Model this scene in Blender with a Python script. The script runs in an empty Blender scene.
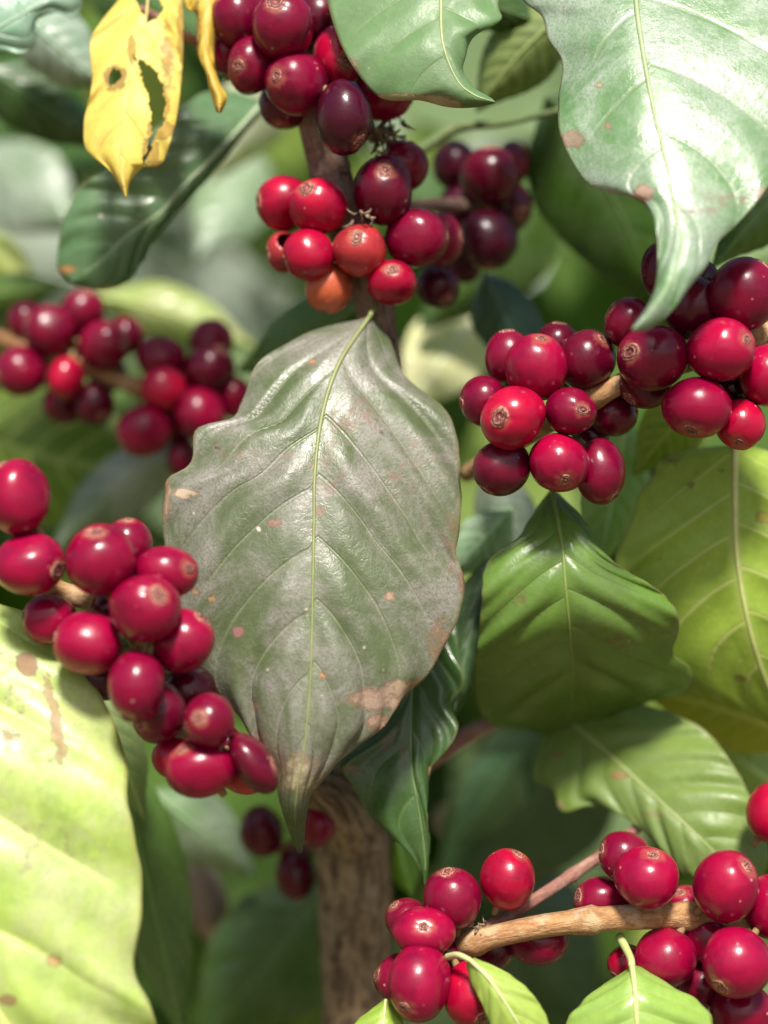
import bpy, math, random
import numpy as np
from mathutils import Vector, Matrix

random.seed(11); rng = np.random.default_rng(11)
scene = bpy.context.scene
COL = scene.collection

# ------------------------------------------------------------------ camera geometry
CZ = 1.15                 # camera height above the ground
FOC = 0.45                # focus distance
K = 0.256 / 1024 / 0.45   # metres per pixel per metre of distance
def P(px, py, mm=0.0):
    d = FOC + mm / 1000.0
    return np.array([(px - 384) * K * d, d, CZ - (py - 512) * K * d])
def PA(a):                # array of (px, py, mm)
    a = np.asarray(a, float); d = FOC + a[..., 2] / 1000.0
    return np.stack([(a[..., 0] - 384) * K * d, d, CZ - (a[..., 1] - 512) * K * d], -1)
def lin(c):
    return tuple((v / 255 / 12.92) if v <= 10 else (((v / 255) + 0.055) / 1.055) ** 2.4 for v in c)
def S(r, g, b, k=1.0):
    l = lin((r, g, b)); return (l[0] * k, l[1] * k, l[2] * k)

# ------------------------------------------------------------------ node helpers
class NT:
    def __init__(s, mat):
        mat.use_nodes = True; s.t = mat.node_tree; s.t.nodes.clear()
    def n(s, typ, ins=None, **props):
        nd = s.t.nodes.new(typ)
        for k, v in props.items(): setattr(nd, k, v)
        for k, v in (ins or {}).items():
            sock = nd.inputs[k]
            if hasattr(v, 'is_linked') or isinstance(v, bpy.types.NodeSocket): s.t.links.new(v, sock)
            else:
                if sock.type == 'RGBA' and len(v) == 3: v = (*v, 1)
                sock.default_value = v
        return nd
    def math(s, op, a, b=0.0, c=0.0):
        nd = s.n('ShaderNodeMath', {0: a, 1: b, 2: c}, operation=op); return nd.outputs[0]
    def mix(s, f, a, b, blend='MIX'):
        nd = s.n('ShaderNodeMix', None, data_type='RGBA', blend_type=blend)
        for i, v in ((0, f), (6, a), (7, b)):
            if isinstance(v, bpy.types.NodeSocket): s.t.links.new(v, nd.inputs[i])
            else: nd.inputs[i].default_value = v if i == 0 else (*v[:3], 1)
        return nd.outputs[2]
    def rng(s, v, a, b, c=0.0, d=1.0, smooth=True):
        nd = s.n('ShaderNodeMapRange', {0: v, 1: a, 2: b, 3: c, 4: d})
        if smooth: nd.interpolation_type = 'SMOOTHSTEP'
        return nd.outputs[0]
    def noise(s, vec, scale, detail=3, rough=0.55, dist=0.0):
        return s.n('ShaderNodeTexNoise', {'Vector': vec, 'Scale': scale, 'Detail': detail, 'Roughness': rough, 'Distortion': dist}).outputs[0]
def new_mat(name):
    m = bpy.data.materials.new(name); return m, NT(m)

def leaf_mat(name, vein=(0.30, 0.36, 0.14), vein_amt=0.35, dust=(0.4, 0.36, 0.3), dust_amt=0.0, rough=0.4,
             transl=0.3, mott=0.35, mott_col=None, spec=0.5, bump=0.35, wetk=0.17):
    m, t = new_mat(name)
    oi = t.n('ShaderNodeObjectInfo')
    co = t.n('ShaderNodeTexCoord').outputs['Object']
    off = t.n('ShaderNodeVectorMath', {0: co, 1: oi.outputs['Random']}, operation='ADD').outputs[0]
    uv = t.n('ShaderNodeSeparateXYZ', {0: t.n('ShaderNodeUVMap', uv_map='veins').outputs[0]})
    s_, v_ = uv.outputs[0], t.math('ABSOLUTE', t.math('SUBTRACT', uv.outputs[1], 0.5)); v_ = t.math('MULTIPLY', v_, 2.0)
    base = oi.outputs['Color']
    dark = t.mix(1.0, base, (0.55, 0.62, 0.5), 'MULTIPLY') if mott_col is None else mott_col
    n1 = t.noise(off, 70, 4, 0.6)
    col = t.mix(t.math('MULTIPLY', t.rng(n1, 0.35, 0.7), mott), base, dark)
    n2 = t.noise(off, 420, 3, 0.6)
    col = t.mix(t.math('MULTIPLY', t.rng(n2, 0.4, 0.7), 0.22), col, t.mix(1.0, base, (1.5, 1.4, 1.3), 'MULTIPLY'))
    # lateral veins: a line wherever the vein coordinate is a whole number
    d = t.math('ABSOLUTE', t.math('SUBTRACT', t.math('FRACT', t.math('ADD', s_, 0.5)), 0.5))
    wob = t.math('MULTIPLY', t.math('SUBTRACT', t.noise(off, 130, 2), 0.5), 0.06)
    d = t.math('ABSOLUTE', t.math('ADD', d, wob))
    line = t.rng(d, 0.012, 0.055, 1.0, 0.0)
    line = t.math('MULTIPLY', line, t.rng(v_, 0.45, 0.95, 1.0, 0.15)); line = t.math('MULTIPLY', line, t.n('ShaderNodeSeparateXYZ', {0: t.n('ShaderNodeUVMap', uv_map='along').outputs[0]}).outputs[1])
    mid = t.rng(v_, 0.0, 0.10, 1.0, 0.0)
    vm = t.math('MULTIPLY', t.math('MAXIMUM', line, t.math('MULTIPLY', mid, 0.6)), vein_amt)
    col = t.mix(vm, col, vein)
    # fine net of small veins
    vor = t.n('ShaderNodeTexVoronoi', {'Vector': off, 'Scale': 620.0}, feature='DISTANCE_TO_EDGE').outputs[0]
    net = t.math('MULTIPLY', t.rng(vor, 0.0, 0.16, 1.0, 0.0), t.rng(t.noise(off, 300, 3), 0.35, 0.7))
    col = t.mix(t.math('MULTIPLY', net, 0.10 + vein_amt * 0.12), col, vein)
    if dust_amt > 0:
        dn = t.math('MULTIPLY', t.rng(t.noise(off, 45, 5, 0.7, 0.6), 0.36, 0.66), t.rng(t.noise(off, 1500, 2, 0.7), 0.3, 0.6, 0.35, 1.0))
        col = t.mix(t.math('MULTIPLY', dn, dust_amt), col, dust)
    # stains with their own outlines
    col = t.mix(t.math('MULTIPLY', t.rng(v_, 0.955, 0.995), 0.45), col, t.mix(0.5, vein, (0.34, 0.22, 0.12)))
    st = t.n('ShaderNodeAttribute', attribute_name='stain')
    brk = t.math('MULTIPLY', t.math('SUBTRACT', t.noise(off, 330, 6, 0.75), 0.5), 1.5)
    sm = t.math('MULTIPLY', t.rng(t.math('ADD', st.outputs['Alpha'], brk), 0.30, 0.72), t.rng(st.outputs['Alpha'], 0.02, 0.3))
    col = t.mix(t.math('MULTIPLY', sm, 0.6), col, st.outputs['Color'])
    # tiny specks
    sp = t.n('ShaderNodeTexVoronoi', {'Vector': off, 'Scale': 210.0}).outputs
    spk = t.math('MULTIPLY', t.rng(sp['Distance'], 0.06, 0.11, 1.0, 0.0), t.rng(t.n('ShaderNodeSeparateColor', {0: sp['Color']}).outputs[0], 0.86, 0.88))
    col = t.mix(t.math('MULTIPLY', spk, 0.55), col, (0.55, 0.48, 0.36))
    h = t.math('ADD', t.math('MULTIPLY', net, -0.07), t.math('ADD', t.math('ADD', t.math('MULTIPLY', n2, 0.55), t.math('MULTIPLY', t.noise(off, 1800, 2, 0.7), 0.14)), t.math('MULTIPLY', line, -0.5)))
    bp = t.n('ShaderNodeBump', {'Height': h, 'Strength': bump, 'Distance': 0.0006}).outputs[0]
    rim = t.math('MULTIPLY', t.math('MULTIPLY', sm, t.math('SUBTRACT', 1.0, sm)), 1.9)
    col = t.mix(rim, col, (0.16, 0.075, 0.04))
    wet = t.math('MULTIPLY', t.rng(t.noise(off, 60, 6, 0.78, 1.0), 0.42, 0.60), wetk)
    rg = t.math('ADD', t.math('ADD', wet, t.rng(n1, 0.3, 0.7, rough - 0.10, rough + 0.06)), t.math('MULTIPLY', sm, 0.25))
    pb = t.n('ShaderNodeBsdfPrincipled', {'Base Color': col, 'Roughness': rg, 'Specular IOR Level': spec, 'Normal': bp})
    tc = t.mix(1.0, col, (1.35, 1.5, 0.55), 'MULTIPLY')
    tr = t.n('ShaderNodeBsdfTranslucent', {'Color': tc, 'Normal': bp})
    mx = t.n('ShaderNodeMixShader', {0: transl, 1: pb.outputs[0], 2: tr.outputs[0]})
    t.n('ShaderNodeOutputMaterial', {0: mx.outputs[0]})
    return m

M = {}
M['dusty'] = leaf_mat('dusty_leaf', vein=(0.20, 0.24, 0.12), vein_amt=0.4, dust=(0.33, 0.285, 0.28), dust_amt=0.65, rough=0.38, transl=0.14, bump=0.6, spec=0.5)
M['glossy'] = leaf_mat('glossy_leaf', vein=(0.13, 0.19, 0.05), vein_amt=0.35, rough=0.27, transl=0.16, dust=(0.3, 0.32, 0.26), dust_amt=0.12)
M['pale'] = leaf_mat('sheen_leaf', vein=(0.28, 0.36, 0.2), vein_amt=0.4, rough=0.30, transl=0.14, dust=(0.50, 0.52, 0.49), dust_amt=0.6, spec=0.75, wetk=0.24, bump=0.6, mott=0.25)  # dust tint lightened so the colour also carries a silvery glare
M['under'] = leaf_mat('leaf_underside', vein=(0.50, 0.54, 0.18), vein_amt=0.9, rough=0.5, transl=0.32, mott=0.3)
M['yellow'] = leaf_mat('yellow_leaf', vein=(0.55, 0.36, 0.06), vein_amt=0.25, rough=0.45, transl=0.35, mott=0.35, mott_col=(0.52, 0.33, 0.05))
M['lime'] = leaf_mat('lime_leaf', vein=(0.66, 0.74, 0.2), vein_amt=0.4, rough=0.36, transl=0.32, dust=(0.66, 0.58, 0.44), dust_amt=0.5, mott=0.75, mott_col=(0.26, 0.38, 0.07))
M['soft'] = leaf_mat('soft_leaf', vein=(0.2, 0.26, 0.1), vein_amt=0.3, rough=0.42, transl=0.25, mott=0.35, dust=(0.3, 0.32, 0.24), dust_amt=0.2)
M['young'] = leaf_mat('young_leaf', vein=(0.5, 0.56, 0.2), vein_amt=0.45, rough=0.3, transl=0.3, mott=0.2)

def rib_mat(name):
    m, t = new_mat(name)
    oi = t.n('ShaderNodeObjectInfo'); co = t.n('ShaderNodeTexCoord').outputs['Object']
    c = t.mix(t.rng(t.noise(co, 250, 3), 0.3, 0.7, 0, 0.4), oi.outputs['Color'], t.mix(1.0, oi.outputs['Color'], (0.6, 0.55, 0.45), 'MULTIPLY'))
    pb = t.n('ShaderNodeBsdfPrincipled', {'Base Color': c, 'Roughness': 0.45})
    t.n('ShaderNodeOutputMaterial', {0: pb.outputs[0]}); return m
M['rib'] = rib_mat('leaf_rib')

def cherry_mat():
    m, t = new_mat('cherry_skin')
    oi = t.n('ShaderNodeObjectInfo'); co = t.n('ShaderNodeTexCoord').outputs['Object']
    off = t.n('ShaderNodeVectorMath', {0: co, 1: oi.outputs['Random']}, operation='ADD').outputs[0]
    uv = t.n('ShaderNodeSeparateXYZ', {0: t.n('ShaderNodeUVMap', uv_map='axis').outputs[0]})
    base = oi.outputs['Color']
    n1 = t.noise(off, 120, 4, 0.6, 0.4)
    col = t.mix(t.rng(n1, 0.42, 0.75, 0, 0.75), base, t.mix(1.0, base, (0.42, 0.5, 0.6), 'MULTIPLY'))
    n3 = t.noise(off, 55, 2)
    col = t.mix(t.rng(n3, 0.5, 0.75, 0, 0.7), col, t.mix(1.0, base, (1.4, 1.3, 1.1), 'MULTIPLY'))
    # faint streaks running from the blossom end to the stalk
    sv = t.n('ShaderNodeCombineXYZ', {0: t.math('MULTIPLY', uv.outputs[0], 40.0), 1: t.math('MULTIPLY', uv.outputs[1], 3.0), 2: oi.outputs['Random']}).outputs[0]
    st = t.noise(sv, 1.0, 3, 0.6)
    col = t.mix(t.rng(st, 0.5, 0.8, 0, 0.35), col, t.mix(1.0, base, (0.5, 0.4, 0.5), 'MULTIPLY'))
    # tan scarring round the blossom end, with a broken outline
    ring = t.rng(t.math('ADD', uv.outputs[1], t.math('MULTIPLY', t.math('SUBTRACT', t.noise(off, 260, 3, 0.7), 0.5), 0.22)), 0.895, 0.975)
    col = t.mix(t.math('MULTIPLY', ring, 0.4), col, (0.36, 0.13, 0.07))
    # corky flecks and dust
    vo = t.n('ShaderNodeTexVoronoi', {'Vector': off, 'Scale': 330.0}).outputs
    pk = t.n('ShaderNodeSeparateColor', {0: vo['Color']}).outputs
    fl = t.math('MULTIPLY', t.rng(vo['Distance'], 0.08, 0.16, 1, 0), t.rng(pk[0], 0.84, 0.86))
    col = t.mix(t.math('MULTIPLY', fl, 0.55), col, (0.55, 0.34, 0.30))
    blot = t.rng(t.noise(off, 75, 3, 0.65), 0.70, 0.76)
    col = t.mix(t.math('MULTIPLY', blot, 0.55), col, (0.30, 0.11, 0.05))
    bp = t.n('ShaderNodeBump', {'Height': t.math('ADD', t.noise(off, 260, 4, 0.65), t.math('MULTIPLY', fl, 0.4)), 'Strength': 0.16, 'Distance': 0.0008}).outputs[0]
    rg = t.rng(t.noise(off, 160, 3), 0.3, 0.75, 0.19, 0.34)
    pb = t.n('ShaderNodeBsdfPrincipled', {'Base Color': col, 'Roughness': rg, 'Normal': bp, 'Specular IOR Level': 0.38,
             'Subsurface Weight': 0.03, 'Subsurface Radius': (1.0, 0.25, 0.15), 'Subsurface Scale': 0.0025})
    t.n('ShaderNodeOutputMaterial', {0: pb.outputs[0]}); return m
M['cherry'] = cherry_mat()

def plain(name, c1, c2, scale=300, rough=0.7, bump=0.3, dist=0.0008):
    m, t = new_mat(name)
    co = t.n('ShaderNodeTexCoord').outputs['Object']
    n = t.noise(co, scale, 4, 0.65)
    pb = t.n('ShaderNodeBsdfPrincipled', {'Base Color': t.mix(t.rng(n, 0.3, 0.7), c1, c2), 'Roughness': rough,
             'Normal': t.n('ShaderNodeBump', {'Height': n, 'Strength': bump, 'Distance': dist}).outputs[0]})
    t.n('ShaderNodeOutputMaterial', {0: pb.outputs[0]}); return m
M['scar_tan'] = plain('scar_tan', (0.50, 0.25, 0.17), (0.22, 0.06, 0.05), 900)
M['scar_dark'] = plain('scar_dark', (0.07, 0.012, 0.014), (0.15, 0.03, 0.03), 1500)
M['stalk'] = plain('stalk', (0.20, 0.16, 0.05), (0.28, 0.14, 0.07), 600)
M['dry'] = plain('dry_remnant', (0.34, 0.25, 0.17), (0.13, 0.08, 0.05), 500, 0.9)

def bark_mat(name, c1, c2, c3, along=6.0, bump=0.7, flake=0.5):
    m, t = new_mat(name)
    uv = t.n('ShaderNodeSeparateXYZ', {0: t.n('ShaderNodeUVMap', uv_map='tube').outputs[0]})
    co = t.n('ShaderNodeTexCoord').outputs['Object']
    v = t.n('ShaderNodeCombineXYZ', {0: t.math('SINE', t.math('MULTIPLY', uv.outputs[0], 6.2832)), 1: t.math('COSINE', t.math('MULTIPLY', uv.outputs[0], 6.2832)), 2: t.math('MULTIPLY', uv.outputs[1], along)}).outputs[0]
    n1 = t.noise(v, 3.2, 6, 0.68, 0.5); n2 = t.noise(co, 180, 4, 0.6); n3 = t.noise(co, 900, 3, 0.6)
    col = t.mix(t.rng(n1, 0.38, 0.64), c1, c2)
    col = t.mix(t.math('MULTIPLY', t.rng(n2, 0.50, 0.66), flake), col, c3)
    col = t.mix(t.rng(n3, 0.55, 0.75, 0, 0.4), col, t.mix(1.0, c1, (0.4, 0.4, 0.4), 'MULTIPLY'))
    lich = t.rng(t.noise(co, 75, 5, 0.7, 0.8), 0.60, 0.68)
    col = t.mix(t.math('MULTIPLY', lich, 0.5), col, (0.42, 0.40, 0.34))
    rv = t.n('ShaderNodeCombineXYZ', {0: t.noise(co, 120, 2), 2: t.math('MULTIPLY', uv.outputs[1], 9.0)}).outputs[0]
    rings = t.rng(t.noise(rv, 3.0, 3, 0.6), 0.60, 0.70)
    col = t.mix(t.math('MULTIPLY', rings, 0.5), col, c2)
    h = t.math('ADD', t.math('SUBTRACT', n1, t.math('MULTIPLY', rings, 0.35)), t.math('MULTIPLY', n2, 0.5))
    bp = t.n('ShaderNodeBump', {'Height': t.math('ADD', h, t.math('MULTIPLY', n3, 0.2)), 'Strength': bump, 'Distance': 0.0015}).outputs[0]
    pb = t.n('ShaderNodeBsdfPrincipled', {'Base Color': col, 'Roughness': 0.75, 'Normal': bp, 'Specular IOR Level': 0.3})
    t.n('ShaderNodeOutputMaterial', {0: pb.outputs[0]}); return m
M['bark'] = bark_mat('trunk_bark', (0.34, 0.24, 0.15), (0.07, 0.042, 0.026), (0.46, 0.34, 0.22), 3.2, 1.0)
M['stem'] = bark_mat('upper_stem_bark', (0.33, 0.21, 0.165), (0.13, 0.07, 0.055), (0.36, 0.27, 0.22), 5, 0.9)
M['tan'] = bark_mat('branch_bark', (0.46, 0.26, 0.11), (0.30, 0.15, 0.07), (0.60, 0.46, 0.28), 9, 0.6, 0.55)
M['pink'] = bark_mat('twig_bark', (0.34, 0.16, 0.12), (0.2, 0.09, 0.07), (0.45, 0.3, 0.22), 9, 0.5)
M['greenstem'] = bark_mat('green_twig', (0.14, 0.2, 0.07), (0.10, 0.13, 0.05), (0.2, 0.22, 0.11), 10, 0.2)

# ------------------------------------------------------------------ object helpers
def mesh_obj(name, V, F, mats, parent=None, uv=None, smooth=True, origin=None, matidx=None, attr=None, color=None):
    V = np.asarray(V, float); o0 = np.zeros(3) if origin is None else np.asarray(origin, float)
    me = bpy.data.meshes.new(name); me.from_pydata((V - o0).tolist(), [], F)
    for m in (mats if isinstance(mats, list) else [mats]): me.materials.append(m)
    if uv is not None:
        for nm, arr in uv.items():
            L = me.uv_layers.new(name=nm)
            idx = np.empty(len(me.loops), int); me.loops.foreach_get('vertex_index', idx)
            L.data.foreach_set('uv', np.asarray(arr, np.float32)[idx].ravel())
    if attr is not None:
        a = me.color_attributes.new('stain', 'FLOAT_COLOR', 'POINT'); a.data.foreach_set('color', np.asarray(attr, np.float32).ravel())
    if matidx is not None: me.polygons.foreach_set('material_index', matidx)
    if smooth: me.polygons.foreach_set('use_smooth', [True] * len(me.polygons))
    me.update()
    o = bpy.data.objects.new(name, me); COL.objects.link(o)
    o.location = Vector(o0)
    if parent is not None:
        o.parent = parent; o.location = Vector(o0) - parent.location
    if color is not None: o.color = (*color[:3], 1)
    return o
def empty(name, loc):
    o = bpy.data.objects.new(name, None); COL.objects.link(o); o.location = Vector(loc); o.empty_display_size = 0.01; return o
def tag(o, label, cat, group=None, kind=None):
    if label: o['label'] = label
    if cat: o['category'] = cat
    if group: o['group'] = group
    if kind: o['kind'] = kind
    return o
def crv(pts, n, closed=False):
    """Catmull-Rom through pts, n samples evenly spaced along its (image-plane) length."""
    p = np.asarray(pts, float)
    if len(p) == 2: p = np.array([p[0], (p[0] + p[1]) / 2, p[1]])
    q = np.vstack([2 * p[0] - p[1], p, 2 * p[-1] - p[-2]])
    out = []
    for i in range(1, len(q) - 2):
        for u in np.linspace(0, 1, 14, endpoint=False):
            a, b, c, d = q[i - 1], q[i], q[i + 1], q[i + 2]
            out.append(0.5 * ((2 * b) + (-a + c) * u + (2 * a - 5 * b + 4 * c - d) * u * u + (-a + 3 * b - 3 * c + d) * u ** 3))
    out.append(p[-1]); out = np.array(out)
    L = np.r_[0, np.cumsum(np.linalg.norm(np.diff(out[:, :2], axis=0), axis=1) + 1e-9)]; L /= L[-1]
    t = np.linspace(0, 1, n)
    return np.stack([np.interp(t, L, out[:, k]) for k in range(out.shape[1])], -1)
def frame_tube(C, R, seg=10, bumpy=0.0, seed=0, caps=True):
    C = np.asarray(C, float); n = len(C); R = np.broadcast_to(np.asarray(R, float), (n,))
    T = np.gradient(C, axis=0); T /= np.linalg.norm(T, axis=1)[:, None] + 1e-12
    up = np.array([0.1, -1.0, 0.05]); V = []; UV = []; r2 = np.random.default_rng(seed)
    ln = np.r_[0, np.cumsum(np.linalg.norm(np.diff(C, axis=0), axis=1))]
    ph = r2.uniform(0, 6.28, 6)
    for i in range(n):
        a = np.cross(T[i], up); a /= np.linalg.norm(a) + 1e-12; b = np.cross(T[i], a)
        for k in range(seg):
            th = 2 * math.pi * k / seg
            rr = R[i] * (1 + bumpy * (0.5 * math.sin(2 * th + ph[0] + ln[i] * 60) + 0.5 * math.sin(3 * th + ph[1] - ln[i] * 95) + 0.6 * math.sin(ph[2] + ln[i] * 170 + th)))
            V.append(C[i] + rr * (math.cos(th) * a + math.sin(th) * b)); UV.append((k / seg, ln[i] * 10))
    F = [[i * seg + k, i * seg + (k + 1) % seg, (i + 1) * seg + (k + 1) % seg, (i + 1) * seg + k] for i in range(n - 1) for k in range(seg)]
    if caps:
        F.append(list(range(seg))[::-1]); F.append([(n - 1) * seg + k for k in range(seg)])
    return np.array(V), F, np.array(UV)

# ------------------------------------------------------------------ leaves
def inside(poly, x, y):
    r = np.zeros(x.shape, bool); p = np.asarray(poly, float); j = len(p) - 1
    for i in range(len(p)):
        c = ((p[i, 1] > y) != (p[j, 1] > y)) & (x < (p[j, 0] - p[i, 0]) * (y - p[i, 1]) / (p[j, 1] - p[i, 1] + 1e-9) + p[i, 0])
        r ^= c; j = i
    return r
def leaf(label, mid, L, R, mat, color, cup=2.0, quilt=0.7, ruffle=0.6, nv=8, nt=64, nw=20, rib=None, ribr=0.7, petiole=None,
         stains=(), holes=(), thick=0.0003, group=None, sweep=0.23, name='coffee_leaf', vexp=1.5, ribend=0.96):
    m = crv(mid, nt); l = crv([(*p, 0)[:3] for p in L], 4 * nt); r = crv([(*p, 0)[:3] for p in R], 4 * nt)
    # pair each midrib point with the edge points level with it along the leaf
    ax_ = m[-1, :2] - m[0, :2]; al = np.linalg.norm(ax_); ax_ = ax_ / al
    def pair(e):
        pe = np.maximum.accumulate((e[:, :2] - m[0, :2]) @ ax_ / al); pm = np.maximum.accumulate((m[:, :2] - m[0, :2]) @ ax_ / al)
        u = np.linspace(0, 1, len(e)); pe = 0.8 * (pe - pe[0]) / (pe[-1] - pe[0]) + 0.2 * u; pm = 0.8 * pm / pm[-1] + 0.2 * np.linspace(0, 1, nt)
        ue = np.interp(pm, pe, u)
        return np.stack([np.interp(ue, u, e[:, k]) for k in range(3)], -1)
    l = pair(l); r = pair(r)
    t = np.linspace(0, 1, nt)[:, None]; v = np.linspace(-1, 1, 2 * nw + 1)[None, :]; av = np.abs(v)
    E = np.where((v < 0)[..., None], l[:, None, :], r[:, None, :])
    px = m[:, None, 0] * (1 - av) + E[..., 0] * av
    py = m[:, None, 1] * (1 - av) + E[..., 1] * av
    s = nv * (t - sweep * av ** 1.25) + 0.12 * np.sign(v) + 0.07 * np.sin(5 * t + 2 * v)
    ph = rng.uniform(0, 6.28, 3)
    dz = m[:, None, 2] + (E[..., 2] + cup) * av ** vexp
    env = np.clip(np.sin(math.pi * np.clip(t, 0, 1)) * 1.4, 0, 1)
    dz = dz + ruffle * env * av ** 2.2 * (np.sin(6.283 * s * 0.62 + ph[0] + v) + 0.5 * np.sin(6.283 * s * 1.13 + ph[1] - v))
    W = PA(np.stack([px, py, dz], -1))
    N = np.cross(np.gradient(W, axis=0), np.gradient(W, axis=1)); N /= np.linalg.norm(N, axis=-1)[..., None] + 1e-15
    N = np.where((N[..., 1] > 0)[..., None], -N, N)
    env2 = env * np.clip((0.97 - t) / 0.15, 0, 1)
    q = np.abs(np.sin(math.pi * s)) ** 0.7
    q = q * (1 - av ** 6) * np.clip(av * 5, 0, 1) * env2 + 0.25 * np.sin(9 * s + ph[2]) * av * env
    W = W + N * (q * quilt * 0.001)[..., None]
    nr, nc = px.shape
    org = W[0, nw]
    faces = []; keep = np.ones((nr - 1, nc - 1), bool)
    cx = (px[:-1, :-1] + px[1:, 1:]) / 2; cy = (py[:-1, :-1] + py[1:, 1:]) / 2
    jx = 1.2 * np.sin(cy * 0.33 + 2 * np.sin(cx * 0.2)) + 0.5 * np.sin(cy * 0.9 + cx * 0.6); jy = 1.0 * np.sin(cx * 0.5 + cy * 0.3)
    for h in holes: keep &= ~inside(h, cx + jx, cy + jy)
    for i in range(nr - 1):
        for j in range(nc - 1):
            if keep[i, j]:
                a = i * nc + j; faces.append((a, a + nc, a + nc + 1, a + 1))
    A = np.zeros((nr, nc, 4))
    for (sx, sy, srx, sry, sc, sa) in stains:
        g = sa * np.exp(-(((px - sx) / srx) ** 2 + ((py - sy) / sry) ** 2) ** 1.5 * 0.7)
        up = g > A[..., 3]
        A[up] = np.concatenate([np.broadcast_to(np.array(sc), (up.sum(), 3)), g[up][:, None]], 1)
    root = empty(name, org); tag(root, label, 'leaf', group)
    uvs = np.stack([s, np.broadcast_to((v + 1) / 2, s.shape)], -1).reshape(-1, 2)
    b = mesh_obj('blade', W.reshape(-1, 3), faces, mat, root, {'veins': uvs, 'along': np.stack([t + 0 * v, np.clip((0.97 - t) / 0.14, 0, 1) + 0 * v], -1).reshape(-1, 2)}, origin=org, attr=A.reshape(-1, 4), color=color)
    if thick:
        md = b.modifiers.new('thickness', 'SOLIDIFY'); md.thickness = thick; md.offset = 0
    rc = rib or tuple(min(1, c * 1.6 + 0.04) for c in color)
    ne = int(nt * ribend)
    C = W[:ne, nw] + N[:ne, nw] * 0.0001
    rad = np.linspace(ribr, 0.16, ne) * 0.001
    V, F, _ = frame_tube(C, rad, 7)
    mesh_obj('midrib', V, F, M['rib'], root, origin=org, color=rc)
    if petiole:
        pc = PA(crv([(mid[0][0], mid[0][1], mid[0][2])] + list(petiole), 18))
        V, F, _ = frame_tube(pc, np.linspace(ribr * 1.05, ribr * 1.5, 18) * 0.001, 9)
        mesh_obj('petiole', V, F, M['rib'], root, origin=org, color=rc)
    return root

def simple_leaf(label, base, tip, w, mat, color, cup=6, bend=0.0, mm=None, face=1.0, **kw):
    """A leaf seen through its generic outline: base and tip (px, py, mm), w = width in px, bend = sideways bow."""
    b = np.array(base, float); e = np.array(tip, float)
    d = e[:2] - b[:2]; ln = np.linalg.norm(d); d /= ln; n = np.array([-d[1], d[0]])
    T = np.linspace(0, 1, 7); mid = []; L = []; R = []
    prof = [0.05, 0.66, 0.97, 0.98, 0.78, 0.40, 0.03]
    wav = rng.uniform(-0.07, 0.07, (7, 2))
    for t, p, wv in zip(T, prof, wav):
        c = b[:2] + d * ln * t + n * bend * ln * 4 * t * (1 - t)
        z = b[2] + (e[2] - b[2]) * t - 0.05 * ln * 4 * t * (1 - t) * 0.25
        mid.append((c[0], c[1], z))
        L.append((*(c - n * w / 2 * p * (face + wv[0])), 0)); R.append((*(c + n * w / 2 * p * (1 + wv[1])), 0))
    kw.setdefault('nt', 40); kw.setdefault('nw', 12); kw.setdefault('thick', 0)
    return leaf(label, mid, L, R, mat, color, cup=cup, **kw)

PINK = (0.34, 0.15, 0.13); BROWN = (0.22, 0.09, 0.04); TAN = (0.55, 0.38, 0.22); ORG = (0.55, 0.22, 0.06); BLK = (0.015, 0.01, 0.008); WHT = (0.75, 0.72, 0.65)
LG = 'coffee leaves in front'

# big dusty leaf in the middle
leaf('large dusty grey-green leaf hanging down the middle with rusty blotches near its tip',
     [(370,316,20),(339,364,11),(322,416,4),(315,472,-2),(314,523,-6),(313,575,-10),(312,630,-13),(310,686,-16),(305,742,-18),(297,793,-17),(295,818,-12),(299,846,8)],
     [(362,319),(326,327),(296,339),(257,364),(242,403),(232,418),(197,429),(191,463),(166,483,1),(163,532,3),(172,590,4),(186,635,4),(204,673,3),(232,707,2),(255,742,1),(275,772),(280,802),(288,828),(299,853)],
     [(374,318),(391,343),(404,375),(442,407),(457,437),(461,489),(460,528),(456,553),(464,580),(460,613),(446,643),(429,673),(403,699),(382,729),(356,746),(330,772),(312,793),(306,815),(304,838),(301,853)],
     M['dusty'], S(80,92,58), cup=7, quilt=1.35, ruffle=1.3, nv=9, nt=120, nw=36, rib=(0.22,0.25,0.09), ribr=0.66, sweep=0.29, group=LG,
     petiole=[(376,303,26),(380,290,32)],
     stains=[(352,416,34,26,(0.34,0.23,0.21),0.42),(330,470,30,60,(0.34,0.27,0.24),0.34),(375,698,30,12,(0.46,0.28,0.21),0.8),(398,690,22,10,(0.40,0.24,0.17),0.8),(378,722,14,9,(0.46,0.26,0.18),0.8),
             (219,450,4,2.5,BLK,1.3),(214,599,5,4,(0.45,0.24,0.10),0.9),(196,592,4.5,4,(0.45,0.24,0.10),0.8),(260,529,3,3,WHT,1.3),(275,524,9,4,PINK,0.9),(240,632,6,5,(0.36,0.12,0.14),1.1),(258,706,6,5,PINK,0.8),
             (185,493,14,4,(0.62,0.46,0.3),1.0),(168,500,3,22,(0.3,0.16,0.08),0.9),(300,775,28,24,(0.45,0.40,0.22),0.62),(323,676,4,4,ORG,1.0),(321,512,7,7,(0.4,0.24,0.14),0.5),(313,363,4,4,ORG,0.8),(381,434,3,3,BLK,1.0),
             (410,480,40,60,(0.34,0.28,0.23),0.32),(250,455,60,14,(0.38,0.29,0.24),0.34),(462,580,4,18,(0.3,0.14,0.08),0.8),(440,640,16,26,(0.30,0.18,0.09),0.55),(420,690,12,14,(0.30,0.17,0.09),0.6),(450,540,10,50,(0.26,0.18,0.09),0.4),(389,597,7,5,(0.5,0.3,0.2),0.8),(260,738,12,12,(0.42,0.27,0.25),0.5)])
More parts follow.
